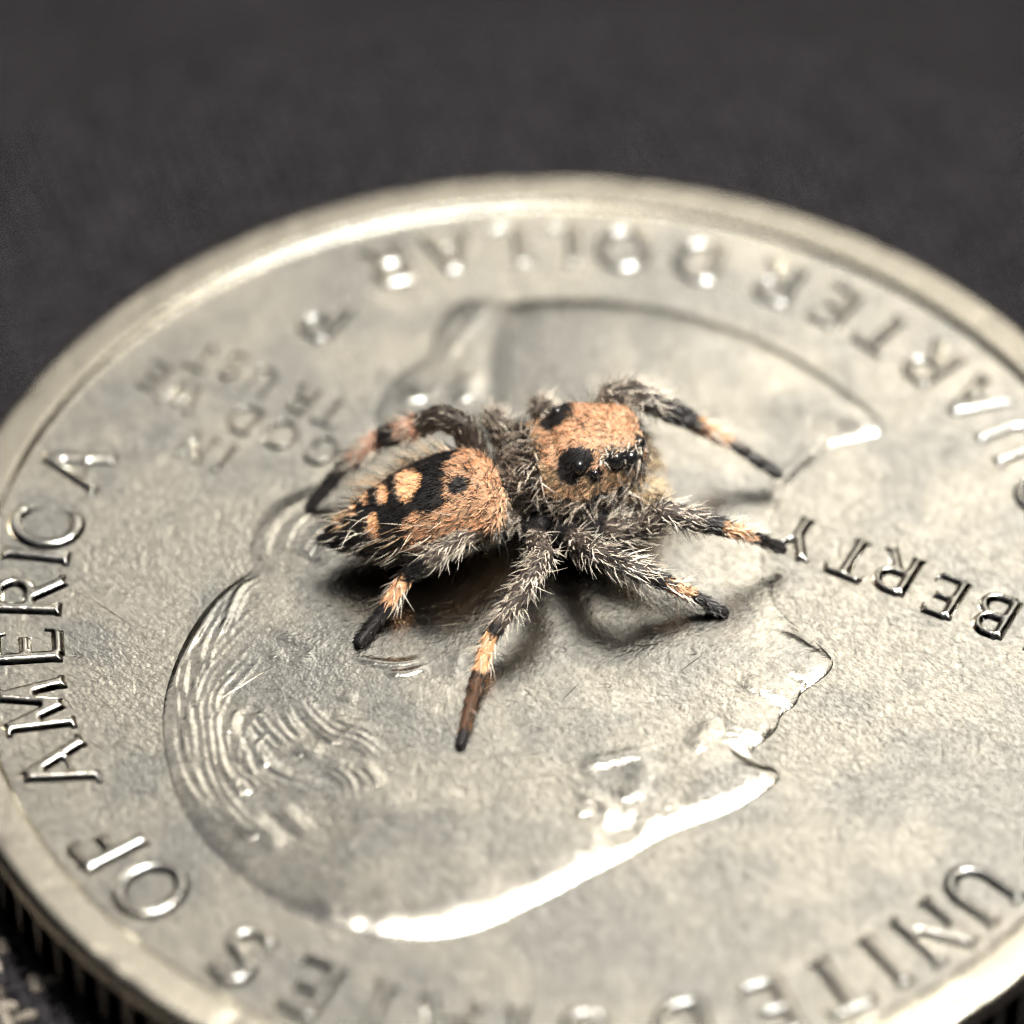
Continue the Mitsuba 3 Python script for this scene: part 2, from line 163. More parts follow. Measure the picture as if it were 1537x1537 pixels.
def reed(a0):
    w = 2 * math.pi * 12.05 / 119 * 0.30
    x = [(12.0, -w), (12.09, -w), (12.15, -w * .45), (12.15, w * .45), (12.09, w), (12.0, w)]
    vs = []
    for z, k in ((-0.37, .0), (-0.44, 1), (-1.58, 1), (-1.66, 0)):
        vs += [[px if k else min(px, 12.06), py, z] for px, py in x]
    v = np.array(vs); c, s = math.cos(a0), math.sin(a0)
    v[:, :2] = v[:, :2] @ np.array([[c, s], [-s, c]])
    f = []
    for l in range(3):
        for k in range(5):
            o = l * 6 + k
            f += [[o, o + 1, o + 7], [o, o + 7, o + 6]]
    return trimesh.Trimesh(v, np.array(f), process=False)
for k in range(119):
    a0 = 2 * math.pi * (k + .5) / 119
    put('coin__edge__reed' + ('' if k == 0 else f'_{k:03d}'), reed(a0), 'edge_metal', smooth=40)

# ------------------------------------------------------------------ coin: raised lettering (each letter a relief of its own)
def arc(cx, cy, rx, ry, a0, a1, n=18):
    a = np.radians(np.linspace(a0, a1, n))
    return [(cx + rx * math.cos(t), cy + ry * math.sin(t)) for t in a]
TH, TN, SE = 0.235, 0.18, 0.10           # thick and thin strokes, serifs (cap height 1)
def glyph(c):
    st, sf = [], []                      # strokes (points, width); serifs (x, y, half length)
    stem = lambda x, y0=0, y1=1, w=TH: st.append(([(x, y0), (x, y1)], w))
    if c == 'I': stem(0); sf += [(0, 0, .15), (0, 1, .15)]
    if c == 'T': stem(0, 0, .97); st.append(([(-.36, .94), (.36, .94)], TN)); st.append(([(-.36, .94), (-.39, .78)], .08)); st.append(([(.36, .94), (.39, .78)], .08)); sf += [(0, 0, .17)]
    if c in 'EF':
        stem(-.22); sf += [(-.22, 0, .13), (-.22, 1, .13)]
        st += [([(-.22, .94), (.25, .94)], TN), ([(-.22, .52), (.16, .52)], TN), ([(.25, .95), (.28, .78)], .08), ([(.16, .62), (.16, .42)], .07)]
        if c == 'E': st += [([(-.22, .06), (.28, .06)], TN), ([(.28, .05), (.32, .24)], .08)]
    if c == 'L': stem(-.2); sf += [(-.2, 1, .15), (-.2, 0, .13)]; st += [([(-.2, .06), (.28, .06)], TN), ([(.28, .05), (.32, .26)], .08)]
    if c == 'N': stem(-.3, w=TN); stem(.3, w=TN); st.append(([(-.32, 1), (.32, 0)], TH)); sf += [(-.3, 0, .14), (.3, 1, .14), (-.36, 1, .1)]
    if c == 'M': st += [([(-.40, 0), (-.32, 1)], TN), ([(.40, 0), (.32, 1)], TH), ([(-.32, 1), (0, .12)], TH), ([(0, .12), (.32, 1)], TN)]; sf += [(-.40, 0, .13), (.40, 0, .14), (-.38, 1, .1), (.38, 1, .1)]
    if c == 'A': st += [([(-.36, 0), (0, 1)], TN), ([(.36, 0), (0, 1)], TH), ([(-.22, .34), (.22, .34)], .10)]; sf += [(-.36, 0, .14), (.36, 0, .15)]
    if c == 'U': st.append(([(-.3, 1), (-.3, .35)] + arc(0, .35, .3, .30, 180, 360) + [(.3, .35), (.3, 1)], TH * .92)); sf += [(-.3, 1, .15), (.3, 1, .13)]
    if c == 'D': stem(-.28); sf += [(-.28, 0, .12), (-.28, 1, .12)]; st.append(([(-.28, .94), (-.05, .94)] + arc(-.05, .5, .42, .44, 90, -90) + [(-.28, .06)], TH * .9))
    if c in 'OQ': st.append((arc(0, .5, .40, .45, 0, 360, 40), TH * .95))
    if c == 'Q': st.append(([(.05, .2), (.42, -.12)], TN))
    if c in 'CG':
        st.append((arc(.03, .5, .40, .45, 48, 312, 30), TH)); st.append(([(.31, .84), (.33, .66)], .08))
        if c == 'G': st += [([(.30, .1), (.30, .45)], TH), ([(.12, .45), (.42, .45)], .08)]
        else: st.append(([(.31, .16), (.33, .30)], .07))
    if c == 'S':
        st.append((arc(0, .72, .24, .22, 30, 235, 16)[:-2] + [(-.1, .56), (.1, .45)] + arc(0, .28, .26, .22, 50, -150, 16), TH)); st += [([(.22, .84), (.24, .68)], .07), ([(-.24, .16), (-.26, .34)], .07)]
    if c == 'B': stem(-.25); sf += [(-.25, 0, .1), (-.25, 1, .1)]; st += [([(-.25, .94), (0, .94)] + arc(0, .73, .22, .21, 90, -90) + [(-.25, .52)], TN * 1.1), ([(-.25, .52), (.02, .52)] + arc(.02, .29, .27, .23, 90, -90) + [(-.25, .06)], TN * 1.2)]
    if c in 'PR':
        stem(-.25); sf += [(-.25, 0, .14), (-.25, 1, .1)]; st.append(([(-.25, .94), (.02, .94)] + arc(.02, .71, .25, .23, 90, -90) + [(-.25, .48)], TN * 1.1))
        if c == 'R': st.append(([(-.02, .48), (.32, 0)], TH)); sf += [(.36, 0, .09)]
    if c == 'Y': st += [([(0, 0), (0, .46)], TH), ([(0, .46), (-.33, 1)], TH), ([(0, .46), (.33, 1)], TN)]; sf += [(0, 0, .15), (-.33, 1, .14), (.33, 1, .12)]
    if c == 'W': st += [([(-.48, 1), (-.24, 0)], TH), ([(-.24, 0), (0, .9)], TN), ([(0, .9), (.24, 0)], TH), ([(.24, 0), (.48, 1)], TN)]; sf += [(-.48, 1, .13), (.48, 1, .12)]
    g = [shapely.LineString(p).buffer(w / 2, cap_style='flat', join_style='round') for p, w in st]
    for x, y, h in sf:
        y = SE / 2 if y == 0 else 1 - SE / 2
        g.append(shapely.box(x - h, y - SE / 2, x + h, y + SE / 2))
    return shapely.union_all(g).buffer(.02).buffer(-.02)
def relief(poly, height, ramp, step, to_mm, scale):
    """A raised mesh on the field: height grows with the distance from the outline."""
    x0, y0, x1, y1 = poly.bounds
    s = step / scale
    gx, gy = np.arange(x0 - 2 * s, x1 + 3 * s, s), np.arange(y0 - 2 * s, y1 + 3 * s, s)
    X, Y = np.meshgrid(gx, gy, indexing='ij')
    pt = shapely.points(X.ravel(), Y.ravel())
    shapely.prepare(poly)
    d = shapely.distance(poly.boundary, pt) * scale * np.where(shapely.contains(poly, pt), 1, -1)
    z = np.where(d > 0, height * np.sin(np.clip(d / ramp, 0, 1) * math.pi / 2), np.maximum(d * 1.2, -0.03))
    xy = to_mm(X.ravel(), Y.ravel())
    return grid_mesh(xy[:, 0], xy[:, 1], ZF + z, d, X.shape, s * scale)
def grid_mesh(x, y, z, d, shape, step):
    n, m = shape
    i, j = np.meshgrid(np.arange(n - 1), np.arange(m - 1), indexing='ij')
    q = np.stack([i * m + j, (i + 1) * m + j, (i + 1) * m + j + 1, i * m + j + 1], -1).reshape(-1, 4)
    q = q[(d[q] > -1.6 * step).all(1)]
    f = np.vstack([q[:, [0, 1, 2]], q[:, [0, 2, 3]]])
    used = np.unique(f); re = np.full(len(x), -1); re[used] = np.arange(len(used))
    v = np.stack([x, y, z], 1)[used]
    mesh = trimesh.Trimesh(v, re[f], process=False)
    if mesh.face_normals[:, 2].mean() < 0: mesh.invert()
    return mesh
count = [0]
def letter(c, cx, cy, ang, h, what):
    global TH, TN, SE
    TH, TN, SE = (0.235, 0.18, 0.10) if h > 1.05 else (0.17, 0.13, 0.08)
    gl = glyph(c)
    ca, sa = math.cos(ang), math.sin(ang)
    def to_mm(u, v):
        u, v = u * h * (0.95 if h > 1.05 else 0.88), (v - .5) * h
        return np.stack([cx + u * ca - v * sa, cy + u * sa + v * ca], 1)
    m = relief(gl, *((0.085, 0.085) if h < 1.05 else (0.085, 0.15) if cy > 3 else (0.10, 0.135)), 0.026, to_mm, h)
    key = 'coin__letter' + ('' if count[0] == 0 else f'_{count[0]:03d}'); count[0] += 1
    put(key, m, 'coin_metal', smooth=True, label=f'raised letter {c} of {what} on the coin')
for k, (c, r, a, side, h) in enumerate(D['ARC']):
    t = math.radians(a)
    letter(c, r * math.cos(t), r * math.sin(t), t - math.pi / 2 if side == 'top' else t + math.pi / 2, h,
           'the long legend on the near rim side' if side == 'top' else 'the words on the far rim side')
for k, (c, x, y, h) in enumerate(D['STRAIGHT'] + [['I', 9.15, -.32, 1.1], ['L', 9.75, -.62, 1.1]]):
    letter(c, x, y, math.radians(153.5 if x > 0 else 150.5), h, 'the word by the chin' if x > 0 else 'the three-line motto or mint mark')

# ------------------------------------------------------------------ coin: portrait relief
def curve(pts, step=0.05):
    ls = shapely.LineString(pts)
    return shapely.get_coordinates(ls.segmentize(step))
def smooth_line(p, n=2, closed=False):
    p = np.array(p, float)
    for _ in range(n):
        if closed:
            q = np.roll(p, -1, 0); p = np.stack([.75 * p + .25 * q, .25 * p + .75 * q], 1).reshape(-1, 2)
        else:
            a, b = p[:-1], p[1:]
            p = np.vstack([p[:1], np.stack([.75 * a + .25 * b, .25 * a + .75 * b], 1).reshape(-1, 2)[1:-1], p[-1:]]) if len(p) > 2 else p
    return p
OUT = shapely.Polygon(smooth_line(D['OUTLINE'], 2, True)).buffer(0)
def portrait():
    st = 0.032
    x0, y0, x1, y1 = OUT.bounds
    X, Y = np.meshgrid(np.arange(x0 - .1, x1 + .1, st), np.arange(y0 - .1, y1 + .1, st), indexing='ij')
    P2 = np.stack([X.ravel(), Y.ravel()], 1)
    edge = curve(list(OUT.exterior.coords), 0.015)
    d, _ = cKDTree(edge).query(P2)
    d *= np.where(shapely.contains_xy(OUT, P2[:, 0], P2[:, 1]), 1, -1)
    # the edge of the relief: a bold step at the face, a faint one round the combed hair
    ov = np.array(D['OUTLINE'])
    step = np.array([.098] * 18 + [.040] * 16 + [.034] * 12 + [.10] * 12 + [.05] * (len(ov) - 58)); step[56:63] = .03; step[65:] = .098
    ci = cKDTree(ov).query(edge[::12])[1]
    num, den = np.zeros(len(P2)), np.full(len(P2), 1e-9)
    for (ex, ey), c in zip(edge[::12], ci):
        wk = 1 / ((P2[:, 0] - ex) ** 2 + (P2[:, 1] - ey) ** 2 + .20) ** 2
        num += wk * step[c]; den += wk
    es = num / den
    rb = np.mean(D['OUTLINE'][35:46], 0)              # the flat ribbon behind the neck
    dome = 0.13 * (1 - .62 * np.exp(-((P2 - rb) ** 2).sum(1) / 1.9 ** 2))
    h = es * (1 - np.exp(-np.maximum(d, 0) / 0.225)) + dome * (1 - np.exp(-np.maximum(d, 0) / 2.4))
    rel = np.zeros(len(P2))
    def add(line, w, a, taper=True):
        c = curve(smooth_line(line, 2), 0.02)
        t = np.linspace(0, 1, len(c))
        dd, ii = cKDTree(c).query(P2, distance_upper_bound=3.2 * w)
        ok = np.isfinite(dd)
        tp = np.sin(np.clip(t * 3, 0, 1) * math.pi / 2) * np.sin(np.clip((1 - t) * 3, 0, 1) * math.pi / 2) if taper else np.ones(len(t))
        rel[ok] += a * np.exp(-(dd[ok] / w) ** 2) * tp[ii[ok]]
    for k, s in enumerate(D['STRANDS']): add(s, *((.20, .014) if k in (19, 20) else (.11, .014) if k in (14, 15, 16, 26, 27) else (.09, .036) if 28 <= k <= 32 else (.09, .028) if k in (17, 18) else (.078, .027)))
    for p, w, a in D['FACE']: add(p, w * 1.15, a * .75)
    for k in list(range(0, 14)) + [21, 22, 23, 24, 25] + list(range(28, 33)):
        s = np.array(D['STRANDS'][k]); tg = np.gradient(s, axis=0); nr = np.stack([-tg[:, 1], tg[:, 0]], 1)
        nr /= np.linalg.norm(nr, axis=1, keepdims=True)
        for o in (-.15, .14): add(s + nr * (o + rng.normal(0, .02)), .055, .016)
    # fine strands between the drawn ones, following the back of the head
    hair = D['STRANDS'][0]
    c = np.mean(D['STRANDS'][5], 0)
    for k in range(64):
        f = 0.985 - 0.0145 * k + rng.normal(0, .01)
        s = np.array(hair) * f + (1 - f) * c
        a, b = sorted(rng.random(2) * len(hair)); a, b = int(a), max(int(b), int(a) + 3)
        if b - a >= 3 and len(s[a:b]) >= 2: add(s[a:b], 0.05, 0.011)
    h = h + rel * np.clip(d / 0.12, 0, 1)
    h += 0.02 * (meshkit.fbm(np.stack([P2[:, 0] * 0.8, P2[:, 1] * .8, P2[:, 0] * 0], -1), 3, 9) - .5) * np.clip(d / .6, 0, 1)
    z = ZF + np.where(d > 0, h, np.maximum(d * 1.0, -0.05))
    return grid_mesh(P2[:, 0], P2[:, 1], z, d, X.shape, st)
pm = portrait()
put('coin__portrait', pm, 'coin_metal', smooth=True, label='worn raised profile head with combed and tied hair on the coin')
def coin_z(x, y):
    return 0.0
# scratches and nicks: thin raised burrs
nd = len(D['SCRATCH'])
for k in range(130):
    r0, a0, b0 = 10.6 * math.sqrt(rng.random()), rng.random() * 2 * math.pi, rng.normal(.6, .9)
    p0 = np.array([r0 * math.cos(a0), r0 * math.sin(a0)])
    D['SCRATCH'].append([p0, p0 + rng.uniform(.15, 1.1) * np.array([math.cos(b0), math.sin(b0)])])
for k, (a, b) in enumerate(D['SCRATCH']):
    a, b = np.array(a), np.array(b)
    t = (b - a) / np.linalg.norm(b - a); nn = np.array([-t[1], t[0]])
    s = np.linspace(0, 1, 9)
    w = 0.022 * np.sin(s * math.pi) ** .6 + .002
    w *= 1.5 if k == 0 else (1 if k < nd else .45)
    _, ii = cKDTree(pm.vertices[:, :2]).query(a + s[:, None] * (b - a))
    dd = np.linalg.norm(pm.vertices[ii, :2] - (a + s[:, None] * (b - a)), axis=1)
    zz = np.where(dd < .1, pm.vertices[ii, 2], ZF)
    base = np.column_stack([a + s[:, None] * (b - a), zz])
    ri = np.column_stack([base[:, :2], base[:, 2] + w * (.36 if k < nd else .28)])
    l = np.column_stack([base[:, :2] + nn * w[:, None], base[:, 2] - .012]); r = np.column_stack([base[:, :2] - nn * w[:, None], base[:, 2] - .012])
    v = np.vstack([l, ri, r]); f = []
    for q in range(8):
        for o in (0, 9): f += [[o + q, o + q + 9, o + q + 10], [o + q, o + q + 10, o + q + 1]]
    m = trimesh.Trimesh(v, np.array(f), process=False)
    if m.face_normals[:, 2].mean() < 0: m.invert()
    put('coin__scratch' + ('' if k == 0 else f'_{k:03d}'), m, 'rim_metal', smooth=False)

# ------------------------------------------------------------------ spider
labels['spider'] = {'label': 'small hairy orange and black jumping spider standing on the coin', 'category': 'spider'}
ORG = np.array(D['ORG']); TH0 = math.radians(11)
FX, FY, FZ = np.array([math.cos(TH0), math.sin(TH0), 0]), np.array([-math.sin(TH0), math.cos(TH0), 0]), np.array([0, 0, 1.0])
def W(p): p = np.atleast_2d(p); return ORG + p[:, :1] * FX + p[:, 1:2] * FY + p[:, 2:3] * FZ
def loc(p): p = np.atleast_2d(p) - ORG; return np.stack([p @ FX, p @ FY, p @ FZ], 1)
ico = trimesh.creation.icosphere(2).vertices
def hull(sph):
    return m3.Manifold.hull_points(np.vstack([np.array(c) + ico * r for c, r in sph]))
parts, src, att = [], [], []          # solids; source samples with (class, leg, t, flow)
def samples(solid, n, cls, leg, fn):
    m = solid.to_mesh(); tm = trimesh.Trimesh(m.vert_properties[:, :3], m.tri_verts, process=False)
    p, _ = trimesh.sample.sample_surface(tm, n, seed=1)
    t, fl = fn(p)
    src.append(p); att.append(np.column_stack([np.full(len(p), cls), np.full(len(p), leg), t, fl]))
def sph(l): return [(W(c)[0], r) for c, r in l]
# class 0 carapace
head = hull(sph([((.66, .28, .30), .50), ((.66, -.28, .30), .50), ((-.15, .36, .38), .52), ((-.15, -.36, .38), .52), ((.22, 0, .46), .48), ((.58, .36, -.20), .50), ((.58, -.36, -.20), .50), ((-.2, .52, -.2), .54), ((-.2, -.52, -.2), .54)]))
thor = hull(sph([((-.1, .34, .30), .50), ((-.1, -.34, .30), .50), ((-.85, .40, .0), .46), ((-.85, -.40, .0), .46), ((-1.22, 0, -.28), .34), ((-.2, .66, -.25), .45), ((-.2, -.66, -.25), .45)]))
stern = hull(sph([((.55, .35, -.68), .32), ((.55, -.35, -.68), .32), ((-.8, .35, -.62), .34), ((-.8, -.35, -.62), .34), ((0, 0, -.72), .34)]))
cara = head + thor + stern
parts.append(cara)
samples(cara, 9000, 0, -1, lambda p: (np.zeros(len(p)), np.tile(-FX * .8 - FZ * .5, (len(p), 1))))
# class 1 abdomen
A0, A1 = np.array(D['ABD'][0]), np.array(D['ABD'][1])
AX = (A1 - A0) / np.linalg.norm(A1 - A0); AL = np.linalg.norm(A1 - A0)
AS = np.cross([0, 0, 1.0], AX); AS /= np.linalg.norm(AS); AU = np.cross(AX, AS)
tt = np.linspace(0, 1, 28)
rp = np.interp(tt, [0, .02, .06, .14, .28, .42, .58, .74, .88, .96, 1], [.05, .44, .69, .88, .95, .91, .80, .62, .41, .27, .14])
ph = np.linspace(0, 2 * math.pi, 40, endpoint=False)
ab = np.vstack([A0 + AX * AL * t + (np.cos(ph)[:, None] * AS * 1.06 + np.sin(ph)[:, None] * AU * .98) * r - AU * 0.04 for t, r in zip(tt, rp)])
i, j = np.meshgrid(np.arange(27), np.arange(40), indexing='ij')
q = np.stack([i * 40 + j, i * 40 + (j + 1) % 40, (i + 1) * 40 + (j + 1) % 40, (i + 1) * 40 + j], -1).reshape(-1, 4)
f = np.vstack([q[:, [0, 1, 2]], q[:, [0, 2, 3]]])
c0, c1 = len(ab), len(ab) + 1
ab = np.vstack([ab, A0, A1])
f = np.vstack([f, [[c0, (k + 1) % 40, k] for k in range(40)], [[c1, 27 * 40 + k, 27 * 40 + (k + 1) % 40] for k in range(40)]])
abm = trimesh.Trimesh(ab, f, process=False)
if abm.volume < 0: abm.invert()
abd = m3.Manifold(m3.Mesh(np.asarray(abm.vertices, np.float32), np.asarray(abm.faces, np.uint32)))
spin = hull([(A1 - AX * .15, .17), (A1 + AX * .10 - AU * .03, .09)])
abd = abd + spin
parts.append(abd)
def abd_tp(p):
    q = p - A0; t = q @ AX / AL
    return t, np.arctan2(q @ AS / 1.06, q @ AU / .98)
samples(abd, 9000, 1, -1, lambda p: (abd_tp(p)[0], np.tile(AX, (len(p), 1))))
parts.append(hull([(W((-1.1, 0, -.35))[0], .22), (A0 + AX * .25 - AU * .1, .22)]))
samples(parts[-1], 400, 0, -1, lambda p: (np.zeros(len(p)), np.tile(AX, (len(p), 1))))
# class 2 legs
RAD1L = (.28, .28, .28, .17, .13, .10)
RAD4L = (.25, .26, .26, .20, .15, .10)
RAD = {'1': (.26, .25, .25, .165, .13, .105), '2': (.23, .22, .22, .15, .125, .10), '3': (.21, .22, .215, .145, .135, .095), '4': (.22, .22, .21, .15, .115, .12)}
LN = {'R1': 'raised near foreleg', 'R2': 'second near leg', 'R3': 'third near leg stretched towards the viewer', 'R4': 'near hind leg', 'L1': 'raised far foreleg', 'L2': 'second far leg behind the head', 'L3': 'third far leg', 'L4': 'arched far hind leg'}
LK = ['R1', 'R2', 'R3', 'R4', 'L1', 'L2', 'L3', 'L4']
for li, k in enumerate(LK):
    J = np.array(D['LEGS'][k]); rr = {'L4': RAD4L, 'L1': RAD1L}.get(k, RAD[k[1]])
    tip = J[5] - J[4]; J[5] = J[5] + tip / np.linalg.norm(tip) * .03
    if k not in ('R1', 'L1'):                     # the two forelegs are raised, the other feet stand on the metal
        dd_, ii_ = cKDTree(pm.vertices[:, :2]).query(J[5][:2])
        J[5][2] = (pm.vertices[ii_, 2] if dd_ < .1 else ZF) + .055
    for s in range(5):
        a, b = J[s], J[s + 1]
        mid = (a + b) / 2
        bulge = 1.12 if s == 0 else (1.04 if s == 2 else 0.97)
        rm_ = (rr[s] + rr[s + 1]) / 2 * bulge
        solid = hull([(a, rr[s] * .92), (mid, rm_)]) + hull([(mid, rm_), (b, rr[s + 1] * (.92 if s < 4 else 1))])
        parts.append(solid)
        dr_ = (b - a) / np.linalg.norm(b - a)
        samples(solid, 700, 2, li, lambda p, a=a, b=b, s=s, dr_=dr_: (s + np.clip((p - a) @ (b - a) / ((b - a) @ (b - a)), 0, .999), np.tile(dr_, (len(p), 1))))
    # coxa and trochanter
    ins = W(np.array([{'1': .42, '2': .05, '3': -.32, '4': -.70}[k[1]], .42 * (1 if k[0] == 'L' else -1), -.62]))[0]
    sol = hull([(ins, .27), (J[0], rr[0] * .98)])
    parts.append(sol)
    dr_ = (J[0] - ins) / np.linalg.norm(J[0] - ins)
    samples(sol, 400, 2, li, lambda p, dr_=dr_: (np.zeros(len(p)), np.tile(dr_, (len(p), 1))))
# class 3 chelicerae, class 4 palps
for sd in (-1, 1):
    ch = hull(sph([((.92, .24 * sd, -.22), .24), ((1.10, .23 * sd, -.80), .17)]))
    parts.append(ch); samples(ch, 500, 3, -1, lambda p: (np.zeros(len(p)), np.tile(-FZ, (len(p), 1))))
    pj = [((.72, .52 * sd, -.62), .15), ((1.05, .66 * sd, -.42), .14), ((1.28, .60 * sd, -.55), .13), ((1.42, .50 * sd, -.95), .12)]
    for a, b in zip(pj[:-1], pj[1:]):
        so = hull(sph([a, b])); parts.append(so)
        d_ = W(b[0])[0] - W(a[0])[0]; d_ /= np.linalg.norm(d_)
        samples(so, 300, 4, -1, lambda p, d_=d_: (np.zeros(len(p)), np.tile(d_, (len(p), 1))))
body = m3.Manifold.batch_boolean(parts, m3.OpType.Add)
body = max(body.decompose(), key=lambda x: x.volume())
body = body.refine_to_length(0.075)
mh = body.to_mesh()
bm = trimesh.Trimesh(mh.vert_properties[:, :3], mh.tri_verts, process=True)
trimesh.smoothing.filter_taubin(bm, lamb=.5, nu=.52, iterations=8)
src, att = np.vstack(src), np.vstack(att)
tree = cKDTree(src)
BLACK, SKIN = np.array([.010, .009, .010]), np.array([.030, .022, .018])
ORANGE, TAN, GREY, CREAM = np.array([.85, .515, .325]), np.array([.66, .47, .29]), np.array([.56, .48, .41]), np.array([.80, .74, .64])
PATT = D['PATTERN']
EYES = D['EYES']
EP = np.array([e[:3] for e in EYES])
def in_poly(poly, t, u, k=1.0):
    return shapely.contains_xy(shapely.affinity.scale(shapely.Polygon(poly).buffer(0), k, k), t, u)
def classify(p):
    """class, leg, t, flow and the look (0 black, 1 orange, 2 grey mix, 3 tan, 4 cream, 5 dark skin) of surface points."""
    _, ii = tree.query(p)
    a = att[ii]; cls, leg, t, fl = a[:, 0].astype(int), a[:, 1].astype(int), a[:, 2], a[:, 3:6]
    look = np.full(len(p), 5)
    q = loc(p)
    jit = meshkit.noise(p * 9, 3) - .5
    # carapace: orange crown and upper sides, black round the eyes, grey tangle below
    c = cls == 0
    zz = q[:, 2] + .12 * jit
    lk = np.where(zz > .40 - .12 * np.clip(q[:, 0], -1, 1), 1, np.where(zz > -.06, 3, 2))
    lk = np.where((q[:, 0] < -.95), 2, lk)
    dist, ei = cKDTree(EP).query(p)
    er = np.array([e[3] for e in EYES])[ei]; rim_ = np.array([e[4] for e in EYES])[ei]
    lk = np.where(dist < er + rim_ + .10 * jit, 0, lk)
    front = (q[:, 0] > .82) & (q[:, 2] < .52) & (q[:, 2] > -.05)
    lk = np.where(front & (jit > -.2), 6, lk)
    lk = np.where((q[:, 0] > .85) & (q[:, 2] <= -.08) & (q[:, 2] > -.5), 4, lk)
    look[c] = lk[c]
    # abdomen
    c = cls == 1
    ta, pa = abd_tp(p); u = pa * np.interp(ta, tt, rp)
    ta2, u2 = ta + .012 * jit, u + .04 * jit
    lk = np.where(np.cos(pa) > -.02 + .35 * jit, 1, 3)
    lk = np.where((np.cos(pa) < -.28), 2, lk)
    lk = np.where((ta > .58 + .15 * jit) & (pa > .95 + .4 * jit), 12, lk)
    for kind, poly in PATT:
        lk = np.where(in_poly(poly, ta2 + .012, u2 - .15, 1.36 if kind == 'black' else 1.02) & (np.cos(pa) > -.4), {'black': 0, 'orange': 7}[kind], lk)
    lk = np.where(ta > .93, 0, lk)
    lk = np.where((lk == 1) & (ta > .12), 13, lk)
    look[c] = lk[c]
    # legs
    c = cls == 2
    s, fr = np.floor(t), t - np.floor(t)
    lk = np.select([s == 0, s == 1, s == 2, s == 3], [np.where(fr < .35, 0, 2), np.full(len(p), 2), np.where(fr < .62 + .15 * jit, 2, 0), np.where(fr < .88 + .1 * jit, 8, 0)], 0)
    lk = np.where((leg == 4) & (s == 2) & (fr > .42), 0, lk)
    lk = np.where((leg == 2) & (s == 4), 9, lk)
    lk = np.where((leg == 2) & (s == 4) & (fr > .8), 0, lk)
    lk = np.where((leg == 2) & (s == 2), np.where(fr < .82, 2, 0), lk)
    r4 = leg == 3
    lk = np.where(r4 & (s <= 1), 14, lk)
    lk = np.where(r4 & (s == 2), np.where(fr < .25, 2, 0), lk)
    lk = np.where(r4 & (s == 3), np.where(fr < .62, 8, 0), lk)
    l4 = leg == 7
    lk = np.where(l4 & (s <= 1), 11, lk)
    lk = np.where(l4 & (s == 2), np.where(fr < .35, 11, np.where(fr < .66, 10, 0)), lk)
    lk = np.where(l4 & (s == 3), np.where(fr < .78, 10, 0), lk)
    look[c] = lk[c]
    look[cls == 3] = 6
    look[cls == 4] = 4
    return cls, leg, t, fl, look, ta, pa, q
SK = {0: BLACK, 1: ORANGE * .55, 2: np.array([.060, .047, .040]), 3: TAN * .30, 4: CREAM * .5, 5: SKIN, 6: np.array([.022, .018, .018]), 7: np.array([.80, .42, .20]), 8: np.array([.50, .28, .14]), 9: np.array([.075, .04, .025]), 10: np.array([.40, .21, .15]), 11: SKIN, 12: BLACK * 1.5, 13: ORANGE * .4, 14: np.array([.10, .08, .07])}
cls, leg, t, fl, look, ta, pa, q = classify(bm.vertices)
vc = np.array([SK[int(k)] for k in look])
put('spider__body', bm, 'spider_skin', smooth=True, color=vc)

# eyes
for k, e in enumerate(EYES):
    m = trimesh.creation.icosphere(3, radius=e[3]); m.apply_translation(e[:3])
    put('spider__eye' + ('' if k == 0 else f'_{k:03d}'), m, 'eye_gloss', smooth=True)

# hair
def hair_mesh(root, d0, bend, L, rad, col, nring=4, sides=3):
    n = len(root)
    s = np.linspace(0, 1, nring)
    pts = root[:, None] + d0[:, None] * (L[:, None] * s)[..., None] + bend[:, None] * (L[:, None] * s ** 2)[..., None]
    tan = d0[:, None] + 2 * bend[:, None] * s[None, :, None]
    tan /= np.linalg.norm(tan, axis=2, keepdims=True)
    a = np.cross(tan, np.array([.31, .17, .93])); a /= np.linalg.norm(a, axis=2, keepdims=True) + 1e-9
    b = np.cross(tan, a)
    w = np.clip(1.05 - s ** 1.6, .12, 1)
    v = []
    for k in range(sides):
        g = 2 * math.pi * k / sides
        v.append(pts + (math.cos(g) * a + math.sin(g) * b) * (rad[:, None] * w)[..., None])
    v = np.stack(v, 2)                       # n, ring, side, 3
    o = (np.arange(n) * nring * sides)[:, None, None]
    r, k = np.meshgrid(np.arange(nring - 1), np.arange(sides), indexing='ij')
    q = np.stack([r * sides + k, r * sides + (k + 1) % sides, (r + 1) * sides + (k + 1) % sides, (r + 1) * sides + k], -1).reshape(1, -1, 4) + o
    q = q.reshape(-1, 4)
    c = np.repeat(col, nring * sides, 0)
    return trimesh.Trimesh(v.reshape(-1, 3), np.vstack([q[:, [0, 1, 2]], q[:, [0, 2, 3]]]), process=False), c
